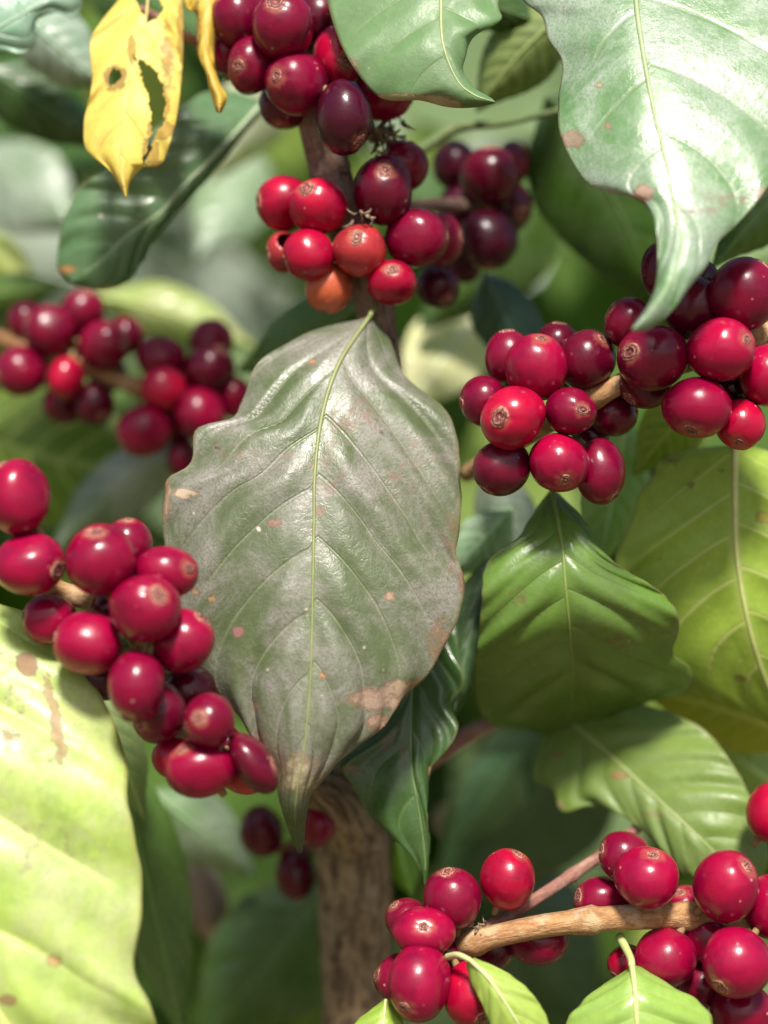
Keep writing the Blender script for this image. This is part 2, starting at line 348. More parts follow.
# pale shining leaf upper right
leaf('huge pale shining leaf in the upper right corner with a narrow white drip tip',
     [(636,-60,10),(636,0,-2),(644,59,-12),(655,117,-20),(667,168,-26),(677,219,-32),(681,250,-36),(664,292,-42),(633,330,-46)],
     [(560,-60,8),(505,-30,12),(523,0,12),(542,16,12),(548,39,12),(562,62,11),(559,98,11),(560,133,9),(581,176,7),(605,191,5),(636,199,3),(652,215),(657,238),(658,262),(656,287),(645,311),(631,330)],
     [(700,-60),(800,-35),(825,40),(812,120),(768,187),(742,219),(718,242),(706,266),(692,283),(671,311),(650,328),(634,331)],
     M['pale'], S(94,132,80), cup=4, quilt=0.5, ruffle=1.2, nv=6, nt=110, nw=34, rib=(0.33,0.42,0.22), ribr=0.8, group=LG,
     stains=[(572,140,12,9,PINK,0.85),(645,194,10,8,(0.5,0.2,0.16),1.0),(730,200,36,10,(0.42,0.28,0.26),0.45),(762,195,12,8,(0.45,0.3,0.24),0.6),(609,127,4,4,PINK,0.9),(700,212,30,5,(0.42,0.3,0.28),0.42),(600,86,5,3,TAN,0.8)])
# leaf at the top with pinkish tan edge
leaf('mid green leaf at the top edge covering red cherries, its lower rim dried tan',
     [(441,-60,10),(441,0,4),(443,44,-2),(457,80,-4),(474,95,-5),(495,102,-6)],
     [(380,-60),(322,-28),(328,4),(339,40),(357,73),(377,95),(395,101),(421,100),(448,107),(474,107),(494,103)],
     [(470,-60),(503,-27),(498,4),(501,20),(476,34),(466,53),(463,71),(474,88),(492,99)],
     M['soft'], S(104,138,88), cup=5, quilt=0.6, ruffle=0.9, nv=5, nt=80, nw=26, rib=(0.36,0.42,0.2), ribr=0.6, group=LG,
     stains=[(395,99,24,6,TAN,1.0),(430,101,26,8,TAN,1.0),(452,104,10,6,TAN,0.9),(352,68,8,10,(0.45,0.34,0.25),0.7)])
# yellow torn leaf
h1=[(137,-40),(137,0),(140,12),(147,22),(156,21),(162,12),(161,0),(160,-40)]
h2=[(133,56),(141,60),(150,66),(158,75),(164,92),(165,112),(162,126),(153,131),(151,118),(150,105),(145,85),(139,70)]
h3=[(110,73),(114,69),(120,70),(121,78),(117,86),(110,87)]
h4=[(152,128),(158,130),(152,148),(147,158),(144,172),(140,172),(144,156),(148,146)]
leaf('torn yellow leaf with holes hanging at the upper left, withered brown at its edges',
     [(150,-40,30),(146,20,26),(138,60,22),(127,105,18),(121,140,16),(121,170,15),(126,197,14)],
     [(134,-40),(118,0),(100,23),(90,43),(92,83),(84,123),(87,150),(107,168),(119,184),(125,197)],
     [(182,-40),(183,0),(183,53),(178,110),(167,153),(158,166),(143,167),(130,182),(127,197)],
     M['yellow'], S(228,210,106), cup=3, quilt=0.3, ruffle=1.2, nv=6, nt=230, nw=60, rib=(0.62,0.5,0.15), ribr=0.4, group=LG, holes=[h1,h2,h3,h4],
     stains=[(115,78,11,13,BROWN,0.9),(160,130,14,10,(0.35,0.16,0.03),0.95),(150,150,9,14,(0.4,0.2,0.03),0.9),(168,60,9,50,(0.55,0.28,0.05),0.45),(132,50,4,14,(0.3,0.17,0.04),0.9),(181,30,4,40,(0.45,0.24,0.05),0.7),(163,105,6,22,(0.45,0.22,0.04),0.75),(158,166,8,5,(0.3,0.12,0.04),0.8)])
leaf('narrow shrivelled yellow leaf strip dangling between the torn yellow leaf and cherries',
     [(206,-40,22),(208,0,20),(206,30,18),(205,55,17),(212,80,16),(219,98,15),(219,113,14)],
     [(182,-40),(185,4),(197,16),(197,50),(206,70),(210,90),(217,112)],
     [(228,-40),(223,0),(216,27),(214,60),(219,83),(227,97),(221,112)],
     M['yellow'], S(220,192,84), cup=4, quilt=0.5, ruffle=1.5, nv=7, nt=60, nw=14, rib=(0.6,0.45,0.12), ribr=0.35, group=LG,
     stains=[(198,30,4,30,BROWN,0.7),(219,112,6,5,BROWN,0.9),(214,20,4,20,(0.5,0.3,0.05),0.6)])
# dark leaf behind it
leaf('dark glossy green leaf slanting down behind the torn yellow leaf',
     [(262,104,62),(217,153,52),(183,187,48),(160,213,46),(127,236,45),(100,262,46),(72,282,48)],
     [(256,100,3),(233,92,4),(207,92,3),(187,103),(140,140),(100,173),(80,187),(65,217),(59,242),(58,268),(70,283)],
     [(262,112,4),(230,150,5),(200,187,5),(173,217,5),(150,247,4),(141,263,3),(129,281,2),(102,290,1),(75,285)],
     M['glossy'], S(86,120,80), cup=2, quilt=1.0, ruffle=1.0, nv=8, nt=80, nw=24, rib=(0.34,0.44,0.27), ribr=0.9, group=LG,
     stains=[(66,270,10,4,ORG,1.0),(101,216,3,3,WHT,1.0),(110,287,20,3,TAN,0.7)])
# lower left bright leaf
leaf('big sunlit lime yellow leaf at the lower left with a round maroon spot',
     [(-40,580,-8),(-62,690,-22),(-58,840,-34),(-20,975,-40),(50,1080,-40),(120,1140,-36)],
     [(-60,585,4),(-160,690,8),(-180,850,8),(-120,1000,6),(0,1100,3),(115,1140)],
     [(-36,592),(0,604),(33,617),(70,654),(103,699),(124,753),(128,807),(141,865),(142,914),(134,960),(145,993),(157,1026),(156,1075),(125,1140)],
     M['lime'], S(178,200,100), cup=6, quilt=2.8, ruffle=2.6, nv=5.2, nt=110, nw=36, rib=(0.6,0.66,0.25), ribr=0.9, group=LG, sweep=0.23,
     stains=[(28,667,9,10,(0.32,0.05,0.09),1.3),(49,690,3.5,16,(0.4,0.16,0.12),1.1),(53,712,3.5,16,(0.4,0.16,0.12),1.1),(57,732,3.5,16,(0.4,0.16,0.12),1.1),(62,752,3.5,14,(0.4,0.16,0.12),1.0),(55,960,7,5,(0.55,0.24,0.12),1.1),(8,999,9,5,(0.3,0.06,0.07),1.2),
             (30,760,50,30,(0.66,0.60,0.42),0.3),(40,850,60,34,(0.68,0.62,0.46),0.33),(15,700,30,20,(0.6,0.5,0.36),0.35),(-5,655,9,4,PINK,0.8),(5,740,20,10,PINK,0.5),(126,765,2,6,(0.3,0.08,0.05),0.9),(160,1004,4,4,PINK,1.0)])
# mid right folded leaf
leaf('dark green folded leaf hanging below the right middle cherry bunch, lower half shaded',
     [(552,490,18),(562,545,8),(566,592,6),(570,635,12),(573,680,30),(570,712,48),(566,735,62)],
     [(549,492),(532,515),(519,537),(495,554),(483,575),(481,609),(476,652),(474,690),(487,722),(525,730),(560,737)],
     [(556,491),(568,503),(587,524),(602,550),(624,569),(653,586),(673,605),(679,626),(673,652),(690,668),(686,690),(630,708),(572,737)],
     M['glossy'], S(96,128,48), cup=3, quilt=1.2, ruffle=1.3, nv=7, nt=80, nw=30, rib=(0.20,0.28,0.06), ribr=0.6, group=LG, petiole=[(553,478,22),(560,462,28)],
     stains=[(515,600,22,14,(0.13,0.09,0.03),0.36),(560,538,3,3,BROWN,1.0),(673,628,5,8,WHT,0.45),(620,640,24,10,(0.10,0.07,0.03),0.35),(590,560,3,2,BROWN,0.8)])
# right yellowish leaf showing its underside
leaf('broad yellow-green leaf at the right edge showing raised veins beneath the cherries',
     [(735,447,24),(735,507,22),(737,558,22),(745,609,24),(756,652,28),(770,690,34),(792,735,42)],
     [(722,446),(679,451),(658,462),(653,477),(639,494),(634,515),(624,537),(615,560),(618,600),(645,642),(692,676),(740,705),(788,735)],
     [(750,445),(790,462),(822,500),(838,560),(835,630),(818,690),(796,733)],
     M['under'], S(150,176,64), cup=4, quilt=-1.0, ruffle=1.0, nv=7, nt=80, nw=28, rib=(0.5,0.55,0.2), ribr=1.0, group=LG, petiole=[(735,430,28)], sweep=0.23,
     stains=[(672,460,12,8,(0.2,0.2,0.04),0.5),(695,472,8,5,(0.22,0.14,0.04),0.5),(765,518,9,6,(0.42,0.26,0.06),0.9),(660,560,5,3,(0.25,0.14,0.04),0.6),(720,470,5,3,BROWN,0.8),(690,485,4,3,BROWN,0.8),(740,680,7,4,BROWN,0.6)])
# lower right leaf
leaf('broad soft green leaf at the lower right above the tan branch, scalloped edge',
     [(556,712,62),(593,740,50),(640,783,36),(687,826,26),(725,862,22),(750,886,20)],
     [(545,725),(536,752),(533,779),(552,790),(562,812),(589,806),(616,812),(640,829),(663,851),(690,878),(745,890)],
     [(575,702),(610,700),(644,704),(695,724),(718,744),(737,771),(749,794),(762,826),(768,861),(756,886)],
     M['soft'], S(112,136,58), cup=3, quilt=0.9, ruffle=0.9, nv=8, nt=70, nw=24, rib=(0.3,0.36,0.13), ribr=0.6, group=LG,
     stains=[(620,776,8,4,(0.3,0.1,0.06),1.0),(558,755,6,4,(0.3,0.14,0.08),0.8),(560,805,6,4,TAN,0.7),(655,815,16,4,(0.3,0.4,0.16),0.5),(735,768,5,14,WHT,0.3)])
# curled dark leaf beside the centre leaf
leaf('dark glossy leaf with a wavy rim tucked behind the dusty leaf, pointing down',
     [(424,590,34),(415,650,26),(411,700,20),(411,763,14),(420,815,12),(425,858,12),(425,887,12)],
     [(420,590),(402,640),(385,700),(365,737),(339,763),(352,785),(369,815),(395,839),(412,855),(421,872),(424,887)],
     [(430,590),(459,610),(458,650),(464,684),(452,703),(458,729),(446,751),(430,772),(427,815),(430,841),(426,887)],
     M['glossy'], S(58,88,40), cup=1, quilt=0.8, ruffle=1.9, nv=6, nt=80, nw=22, rib=(0.16,0.24,0.09), ribr=0.5, group=LG,
     stains=[(352,770,10,8,(0.3,0.2,0.1),0.6),(430,772,4,6,TAN,0.8),(396,742,22,26,(0.2,0.2,0.16),0.4)])
# young leaves at the bottom
leaf('slim pale young leaf curving down from the bottom bunch on its hooked stalk',
     [(470,960,-18),(488,978,-20),(506,1004,-22),(524,1036,-22),(540,1085,-20)],
     [(466,964),(472,984),(482,1004),(493,1030),(510,1062),(538,1085)],
     [(474,958),(507,973),(534,996),(549,1024),(554,1055),(542,1085)],
     M['young'], S(168,190,92), cup=3, quilt=0.5, ruffle=0.5, nv=6, nt=50, nw=16, rib=(0.5,0.56,0.25), ribr=0.6, group=LG, petiole=[(458,955,-15),(447,957,-10)])
leaf('bright young leaf at the bottom edge below the tan branch, veins spread like a tent',
     [(632,966,-12),(635,990,-17),(637,1024,-20),(640,1065,-20),(644,1115,-16)],
     [(629,968),(622,973),(601,986),(581,1003),(566,1024),(565,1060),(600,1095),(642,1115)],
     [(636,966),(645,969),(671,986),(698,1001),(713,1022),(712,1060),(685,1095),(646,1115)],
     M['young'], S(150,182,88), cup=7, quilt=0.8, ruffle=0.6, nv=6, nt=60, nw=20, rib=(0.5,0.56,0.22), ribr=0.8, group=LG, petiole=[(630,957,-8),(620,937,2)])
leaf('tip of a small lime leaf peeping above the bottom edge under the red bunch',
     [(386,1000,-8),(384,1015,-11),(382,1035,-13),(380,1075,-12)],
     [(384,1000),(371,1010),(354,1024),(346,1045),(378,1075)],
     [(388,1000),(398,1011),(404,1028),(406,1050),(382,1075)],
     M['young'], S(150,178,70), cup=3, quilt=0.4, ruffle=0.3, nv=5, nt=40, nw=12, rib=(0.5,0.56,0.22), ribr=0.5, group=LG)
leaf('pale mint leaf with wavy lower edge in the upper left corner',
     [(-70,70,36),(-30,45,34),(0,27,33),(33,8,34),(80,-25,38)],
     [(-65,80),(-30,68),(0,52),(20,54),(33,47),(37,20),(57,12),(72,18),(81,8),(84,-20)],
     [(-72,60),(-50,10),(-20,-25),(20,-45),(78,-30)],
     M['pale'], S(128,168,140), cup=3, quilt=0.4, ruffle=0.8, nv=5, nt=60, nw=18, rib=(0.34,0.46,0.34), ribr=0.7, group=LG)

# leaves further back, out of focus
BG = 'out of focus leaves behind'
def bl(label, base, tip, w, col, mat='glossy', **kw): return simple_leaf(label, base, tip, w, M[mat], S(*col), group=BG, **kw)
bl('blurred grey-green leaf below the mint leaf in the upper left corner', (14,10,70),(112,92,75),70,(118,146,120),'pale')
bl('blurred dark green leaf beneath the mint leaf, left of the torn yellow leaf', (-25,60,90),(112,150,95),75,(48,80,30))
bl('small blurred bright green leaf scrap at the left edge near the top', (-30,70,110),(32,98,110),30,(110,150,40),'young')
bl('small pale blurred leaf left of the torn yellow leaf', (20,92,120),(66,132,125),34,(165,185,150),'pale')
bl('blurred lime leaf at the left edge beside the dark slanting leaf', (-30,230,150),(40,300,150),50,(165,180,80),'lime')
bl('blurred pale yellow-green leaf above the far left bunch', (92,296,170),(262,352,160),52,(150,168,92),'lime', bend=-0.05)
bl('blurred broad olive green leaf beneath the far left bunch', (-60,420,125),(190,476,115),135,(92,118,22),'under', bend=0.05)
bl('blurred grey-green leaf between the left bunch and the dusty leaf', (192,446,100),(50,556,120),66,(106,124,96),'pale', bend=0.06)
bl('soft olive green leaf behind the top of the dusty leaf', (372,296,55),(236,372,85),74,(72,104,30), bend=-0.04)
bl('blurred cream coloured leaf right of the dusty leaf', (486,300,170),(402,414,112),84,(232,228,178),'lime')
bl('blurred dark teal leaf above the right middle cherry bunch', (484,272,70),(540,392,80),66,(52,84,70))
bl('blurred silvery leaf beside the shaded dark cherry bunch', (548,230,200),(486,308,170),58,(186,204,192),'pale')
bl('blurred deep green leaf behind the huge pale leaf, left side', (548,96,70),(668,320,90),140,(52,84,18), bend=-0.03)
bl('olive leaf hanging behind the gap between the two top leaves', (572,8,45),(476,112,55),74,(116,134,78),'under', bend=0.05)
bl('dark green leaf behind the gap at the top edge, over the olive leaf', (420,-20,40),(548,26,50),54,(58,84,34))
bl('soft green leaf at the right edge below the huge pale leaf', (812,150,40),(712,268,30),70,(76,112,26))
bl('small mint white leaf between the dusty leaf and the folded dark leaf', (512,508,45),(446,580,45),52,(150,190,140),'pale')
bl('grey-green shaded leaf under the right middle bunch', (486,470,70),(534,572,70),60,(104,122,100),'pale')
bl('soft light green leaf between the folded leaf and the yellow-green leaf', (628,418,55),(598,572,50),72,(146,176,104),'young')
bl('yellow-green leaf piece behind the gap between two right bunches', (704,388,40),(632,476,45),64,(134,150,40),'under')
bl('blurred yellow leaf under the yellow-green leaf at the right edge', (800,742,60),(640,690,60),72,(160,160,34),'under', bend=0.04)
bl('blurred pale green leaf at the right edge above the lone red cherry', (800,802,70),(690,726,80),56,(150,172,92),'young')
bl('blurred green leaf with pale sheen right of the big lime leaf', (116,740,50),(186,1050,60),78,(88,118,56))
bl('blurred bluish green leaf left of the three dark cherries', (150,790,100),(256,876,110),70,(112,142,96),'pale')
bl('pale olive leaf between the big lime leaf and the red bunch', (92,676,25),(146,822,35),52,(144,162,112),'under')
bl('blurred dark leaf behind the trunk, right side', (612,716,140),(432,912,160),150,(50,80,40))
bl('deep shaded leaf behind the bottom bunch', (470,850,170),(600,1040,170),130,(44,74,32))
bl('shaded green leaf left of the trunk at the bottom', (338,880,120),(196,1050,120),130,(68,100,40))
bl('dark narrow leaf between the dusty leaf and the folded leaf', (486,560,35),(452,720,25),54,(58,84,50))
bl('small bright green leaf right of the trunk, lit by sun', (396,836,60),(412,898,60),34,(120,165,60),'young')
bl('blurred brown dead leaf left of the trunk', (196,856,130),(214,952,130),46,(120,92,72),'dusty')
bl('blurred olive leaf above the far left bunch beside the slanting leaf', (-40,300,140),(70,284,130),40,(84,112,40))
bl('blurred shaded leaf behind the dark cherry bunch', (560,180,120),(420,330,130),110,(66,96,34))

bl('dim green blurred leaf right behind the holes of the torn yellow leaf', (70,-70,110),(232,62,120),100,(84,116,66))
bl('added blurred whitish leaf standing in for white flare left of the grey-brown upper stem', (286,60,150),(210,182,160),74,(212,216,196),'lime')  # added leaf, its pale colour stands in for white flare spots
bl('blurred grey leaf at the left edge below the dark green blurred leaf', (-30,150,215),(86,232,190),90,(112,132,104),'pale')
bl('blurred mid green leaf between the slanting leaf and the stem bunch', (262,150,235),(196,262,200),80,(112,136,100),'pale')
bl('blurred light green leaf below the three dark cherries', (300,890,150),(236,990,150),70,(92,124,74))
bl('blurred mossy leaf left of the bottom bunch, beside the trunk', (404,930,130),(382,1040,130),70,(84,112,60))
bl('blurred fresh green leaf right of the wavy rimmed leaf', (520,752,120),(452,846,130),66,(78,112,72))
bl('blurred bright leaf glimpsed behind the left bunch and the dusty leaf', (210,640,60),(150,560,60),60,(120,142,88),'under')

# ------------------------------------------------------------------ woody parts
def branch(label, pts, mat, name='coffee_branch', cat='branch', nodes=(), bumpy=0.05, n=70, seg=16, group=None, parts=()):
    """pts: (px, py, mm, radius mm)"""
    c = crv(pts, n); C = PA(c[:, :3]); R = c[:, 3] * 0.001
    t = np.linspace(0, 1, n)
    for (tn, amp, wd) in nodes: R = R * (1 + amp * np.exp(-((t - tn) / wd) ** 2))
    V, F, UV = frame_tube(C, R, seg, bumpy, seed=int(abs(pts[0][0])) + 3)
    o = mesh_obj(name, V, F, M[mat], None, {'tube': UV}, origin=C[0])
    tag(o, label, cat, group)
    return o
WG = 'woody branches'
# trunk: one tree, a tapering trunk that leans up behind the dusty leaf
tree = empty('coffee_tree', (P(352, 1024, 75)[0], 0.535, 0.0)); tag(tree, 'coffee tree trunk with flaking brown bark, rising behind the dusty leaf', 'tree')
tp = [(330,4200,85,16),(345,2000,80,13.5),(355,1100,75,11.0),(357,1000,72,10.6),(356,920,68,10.4),(354,850,64,10.6),(352,800,62,10.8),(357,740,60,9.2),(366,640,56,8.2),(376,500,50,7.2),(382,400,44,6.2),(380,335,38,5.2)]
c = crv(tp, 160); V, F, UV = frame_tube(PA(c[:, :3]), c[:, 3] * 0.001, 28, 0.07, 5)
mesh_obj('trunk', V, F, M['bark'], tree, {'tube': UV}, origin=tree.location)
tp = [(380,345,38,5.2),(374,300,34,5.4),(362,260,32,5.6),(346,215,32,5.6),(330,170,32,5.4),(318,125,30,5.6),(312,90,32,5.6),(300,20,40,5),(280,-120,60,5),(270,-400,80,4)]
c = crv(tp, 110); V, F, UV = frame_tube(PA(c[:, :3]), c[:, 3] * 0.001, 22, 0.08, 9)
mesh_obj('upper_stem', V, F, M['stem'], tree, {'tube': UV}, origin=tree.location)
tp = [(356,838,60,8),(345,815,48,7.6),(330,796,40,6.5),(312,785,36,5.2),(296,778,34,4.4)]
c = crv(tp, 30); V, F, UV = frame_tube(PA(c[:, :3]), c[:, 3] * 0.001, 16, 0.08, 4)
mesh_obj('branch_stub', V, F, M['bark'], tree, {'tube': UV}, origin=tree.location)

branch('short tan branch carrying the two right-hand cherry bunches', [(820,312,14,2.8),(768,332,6,2.7),(730,348,4,2.6),(690,362,6,2.5),(640,376,6,2.6),(608,390,4,2.6),(575,408,10,2.4),(520,440,26,2.4),(466,474,48,2.4)], 'tan', nodes=[(0.44,0.35,0.02),(0.62,0.3,0.03),(0.1,0.3,0.02)], group=WG)
branch('brown branch running under the left bunch towards the dusty leaf', [(-60,560,-4,2.9),(0,575,-8,2.8),(60,592,-12,2.7),(110,606,-11,2.6),(136,632,-8,2.5),(148,690,-5,2.4),(185,745,-5,2.2),(225,762,-5,1.8)], 'tan', nodes=[(0.3,0.2,0.02),(0.55,0.3,0.02)], group=WG)
branch('sunlit tan branch with a ringed node crossing the bottom right', [(840,912,8,3.4),(768,914,4,3.3),(700,916,2,3.2),(640,917,0,3.2),(592,920,-1,3.1),(540,927,0,3.0),(480,940,2,2.9),(455,950,8,2.8),(428,975,18,2.4)], 'tan', nodes=[(0.585,0.32,0.013),(0.615,0.2,0.01),(0.86,0.3,0.02),(0.36,0.2,0.02)], group=WG)
branch('thin pinkish brown twig rising from the tan branch towards the green leaf', [(466,944,4,1.9),(500,922,8,1.7),(545,893,12,1.6),(585,866,18,1.6),(612,848,26,1.5),(640,826,40,1.4)], 'pink', name='coffee_twig', cat='twig', nodes=[(0.6,0.2,0.03),(0.15,0.3,0.05)], group=WG)
branch('blurred brown branch passing behind the far left bunches', [(-60,318,96,2.6),(0,338,94,2.6),(60,360,92,2.5),(118,380,90,2.5),(170,400,90,2.4),(220,425,90,2.2),(270,450,92,2)], 'tan', nodes=[(0.6,0.25,0.03)], group=WG)
branch('slim green twig leading to the shaded dark bunch', [(580,106,52,0.9),(545,114,55,0.9),(500,124,58,1.0),(458,128,60,1.4),(420,150,56,1.8),(380,170,46,2)], 'greenstem', name='coffee_twig', cat='twig', group=WG)
branch('short pinkish twig between the yellow leaves at the top', [(140,8,40,1.0),(165,22,38,1.1),(185,36,36,1.3),(215,50,36,1.6),(255,72,36,2),(300,95,34,2.4)], 'pink', name='coffee_twig', cat='twig', group=WG)
branch('blurred reddish brown branch leaving the trunk towards the right', [(372,800,66,3),(430,760,62,2.6),(470,734,66,2.4),(510,715,78,2.2),(580,690,110,2)], 'pink', group=WG)
branch('blurred twig holding three dark cherries beside the trunk', [(345,850,72,1.6),(310,848,76,1.4),(280,850,78,1.3),(250,848,80,1.1)], 'pink', name='coffee_twig', cat='twig', group=WG)
branch('shaded grey twig running through the dark bunch', [(380,215,50,2.2),(430,205,58,2),(480,205,66,1.8),(520,200,75,1.5)], 'stem', name='coffee_twig', cat='twig', group=WG)

# dry stipules and flower remnants on the stem
def shreds(label, px, py, mm, spread, n, seed, sc=1.0):
    r = np.random.default_rng(seed); V = []; F = []
    for i in range(n):
        a = np.array([px + r.normal(0, spread), py + r.normal(0, spread * 0.8), mm + r.normal(0, 2)])
        ang = r.uniform(0, 6.28); l = r.uniform(8, 22) * sc; w = r.uniform(1.5, 4) * sc
        d = np.array([math.cos(ang), math.sin(ang)]); q = np.array([-d[1], d[0]])
        b = len(V)
        for k in range(5):
            u = k / 4; ww = w * (1 - u * 0.85); c2 = a[:2] + d * l * u + q * 3 * math.sin(3 * u + ang)
            z = a[2] + r.normal(0, 0.6) - 2.5 * math.sin(math.pi * u)
            V += [P(*(c2 + q * ww), z), P(*(c2 - q * ww), z + r.normal(0, 0.6))]
        F += [(b + 2*k, b + 2*k + 1, b + 2*k + 3, b + 2*k + 2) for k in range(4)]
    o = mesh_obj('dry_blossom', V, F, M['dry'], origin=P(px, py, mm)); tag(o, label, 'dry blossom', 'dry blossom remains')
    md = o.modifiers.new('thickness', 'SOLIDIFY'); md.thickness = 0.0004
shreds('withered brown blossom shreds beside the grey-brown stem under the top bunch', 382, 134, 30, 13, 34, 1)
shreds('tiny dry blossom shreds wedged among the cherries above the dusty leaf', 366, 216, 17, 7, 9, 2, 0.55)
shreds('papery blossom shreds at the base of the bottom tan branch', 478, 928, 2, 4, 7, 3, 0.5)

# ------------------------------------------------------------------ cherries
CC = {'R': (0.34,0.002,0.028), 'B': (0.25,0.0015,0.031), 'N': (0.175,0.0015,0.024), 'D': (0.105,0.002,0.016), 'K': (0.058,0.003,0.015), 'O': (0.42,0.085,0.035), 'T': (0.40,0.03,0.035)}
clusters = {}
# key: (group, base mm, [(x, y, rx, ry, layer mm, colour, disc, label, tilt)])
clusters['top'] = ('cherries in the top bunch', 14, [
 (283,27,30,32,0,'N',(277,11),'round crimson cherry at the top edge, scar facing up'),
 (238,18,27,28,7,'N',None,'cherry half out of the top edge, beside the narrow yellow strip'),
 (225,53,17,19,10,'N',None,'small half-hidden crimson cherry touching the narrow yellow strip'),
 (251,66,23,27,3,'N',(240,71),'oval cherry with spiral scar beside the narrow yellow strip'),
 (296,83,30,31,0,'N',(279,82),'plump crimson cherry with ringed scar in the middle of the top bunch'),
 (285,103,25,24,9,'D',None,'dark cherry tucked under the plump ringed one, above the stem'),
 (338,57,24,31,6,'R',(346,66),'bright red cherry half covered by the top leaf'),
 (344,117,27,35,-4,'K',None,'blackish purple oval cherry hanging against the stem'),
 (384,92,28,28,12,'B',None,'red cherry peeping from under the top leaf rim'),
 (318,20,24,26,12,'D',None,'dark shaded cherry between the top one and the top leaf')])
clusters['stem'] = ('cherries round the stem above the dusty leaf', 20, [
 (283,203,26,27,1,'R',None,'bright red cherry at the far left of its bunch, pressed to its twin'),
 (318,206,28,27,0,'R',(308,193),'bright red twin cherry with scar on top, crossing the stem'),
 (384,190,29,32,0,'D',(385,176),'large dark crimson cherry with scar facing forward, beside the stem'),
 (403,166,24,24,8,'N',None,'crimson cherry behind the large dark one, beside the dry shreds'),
 (417,238,29,29,3,'N',None,'wide crimson cherry at the right of the bunch above the dusty leaf'),
 (440,240,22,25,9,'N',None,'rightmost cherry of the stem bunch, partly behind the wide one'),
 (309,255,25,24,-1,'R',None,'small bright red cherry under the twins'),
 (284,252,17,19,8,'T',None,'hollow split cherry with a dark gap, left of the small bright one'),
 (360,250,25,25,-2,'T',(357,241),'orange-red cherry in the centre, just under the stem crossing'),
 (329,288,23,24,0,'O',None,'unripe orange cherry, lowest in the stem bunch'),
 (392,283,24,22,0,'R',(392,273),'red cherry with scar on top, nearest the dusty leaf base'),
 (438,286,21,22,26,'K',None,'very dark cherry below the rightmost one of the stem bunch')])
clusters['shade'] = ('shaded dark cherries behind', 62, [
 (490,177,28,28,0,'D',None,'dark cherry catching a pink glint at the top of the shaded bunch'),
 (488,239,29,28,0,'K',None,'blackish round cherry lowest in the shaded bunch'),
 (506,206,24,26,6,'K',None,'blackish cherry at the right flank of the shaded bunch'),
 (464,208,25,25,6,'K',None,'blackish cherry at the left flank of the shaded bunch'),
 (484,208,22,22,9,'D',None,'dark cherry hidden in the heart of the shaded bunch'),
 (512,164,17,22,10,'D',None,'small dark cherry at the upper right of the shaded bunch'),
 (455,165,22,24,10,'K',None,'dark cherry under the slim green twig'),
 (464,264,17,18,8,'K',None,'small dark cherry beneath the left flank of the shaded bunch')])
clusters['far'] = ('blurred cherries in the far left bunch', 88, [
 (40,352,21,20,6,'N',None,'blurred cherry wedged between the redder one and the left edge one'),
 (86,346,20,20,7,'D',None,'blurred shaded cherry in the very centre of the far left bunch'),
 (83,311,21,21,0,'N',None,'blurred crimson cherry at the top of the far left bunch'),
 (27,320,19,19,4,'N',None,'blurred cherry at the upper left of the far left bunch'),
 (50,330,24,23,-2,'N',None,'blurred plump cherry in the middle of the far left bunch, upper row'),
 (105,345,24,23,-2,'N',None,'blurred glossy cherry at the right side of the far left bunch'),
 (126,336,18,19,8,'N',None,'blurred dark cherry at the far right of the leftmost bunch, half hidden'),
 (22,371,24,24,-1,'N',None,'blurred large cherry at the left edge of the far left bunch'),
 (66,378,18,20,-4,'R',None,'blurred redder cherry with a pale bottom in the far left bunch'),
 (94,404,20,21,3,'D',None,'blurred nearly black cherry at the bottom of the far left bunch'),
 (63,404,20,19,5,'D',None,'blurred dark cherry beneath the redder one of the far left bunch'),
 (107,373,19,19,9,'D',None,'blurred black cherry deep inside the far left bunch')])
clusters['farright'] = ('blurred cherries beside the dusty leaf', 86, [
 (184,384,20,21,9,'D',None,'blurred shaded cherry wedged right of the bright red one'),
 (176,424,20,20,8,'N',None,'blurred cherry wedged between the lowest ones near the dusty leaf'),
 (161,358,23,22,2,'N',None,'blurred dull cherry above the bright red one near the dusty leaf'),
 (211,342,22,22,4,'N',None,'blurred dark cherry at the top of the bunch near the dusty leaf'),
 (210,369,24,24,0,'D',None,'blurred blackish cherry under the topmost one near the dusty leaf'),
 (164,389,22,22,-5,'R',None,'blurred bright red cherry where the far branch ends'),
 (144,431,26,25,-4,'B',None,'blurred round cherry with a pink glint, lowest left near the dusty leaf'),
 (199,413,25,25,-2,'B',None,'blurred crimson cherry against the dusty leaf shoulder'),
 (234,397,17,20,4,'B',None,'blurred narrow cherry partly behind the dusty leaf shoulder'),
 (182,457,15,21,6,'D',None,'blurred black cherry lowest beside the dusty leaf rim')])
clusters['mid'] = ('cherries in the right middle bunch', 0, [
 (536,367,30,32,0,'B',(540,341),'tall cherry with a flat scarred crown at the top of the middle right bunch'),
 (508,357,23,26,8,'N',None,'narrow cherry behind the tall one, left side of the middle right bunch'),
 (586,360,28,29,3,'D',(600,341),'dark cherry with a tan crack and a scar towards the branch'),
 (557,343,20,20,14,'D',None,'small dark cherry peeping between the tall one and the cracked one'),
 (483,401,23,24,5,'N',None,'leftmost crimson cherry of the middle right bunch'),
 (513,418,32,31,-6,'R',(498,419),'brightest red cherry, its scar facing forward, front of the middle right bunch'),
 (571,411,25,23,-4,'N',(580,411),'cherry with a tan patch and round scar at the branch end'),
 (502,467,28,27,0,'D',None,'dark glossy cherry at the lower left of the middle right bunch'),
 (559,463,29,28,-4,'B',(563,480),'cherry with its pale scar pointing down, above the folded leaf'),
 (600,472,24,31,3,'N',None,'long oval crimson cherry at the lower right of the middle right bunch'),
 (612,413,25,22,12,'D',None,'dark cherry half hidden behind the tan branch'),
 (590,437,18,17,16,'K',None,'very dark cherry deep inside the middle right bunch')])
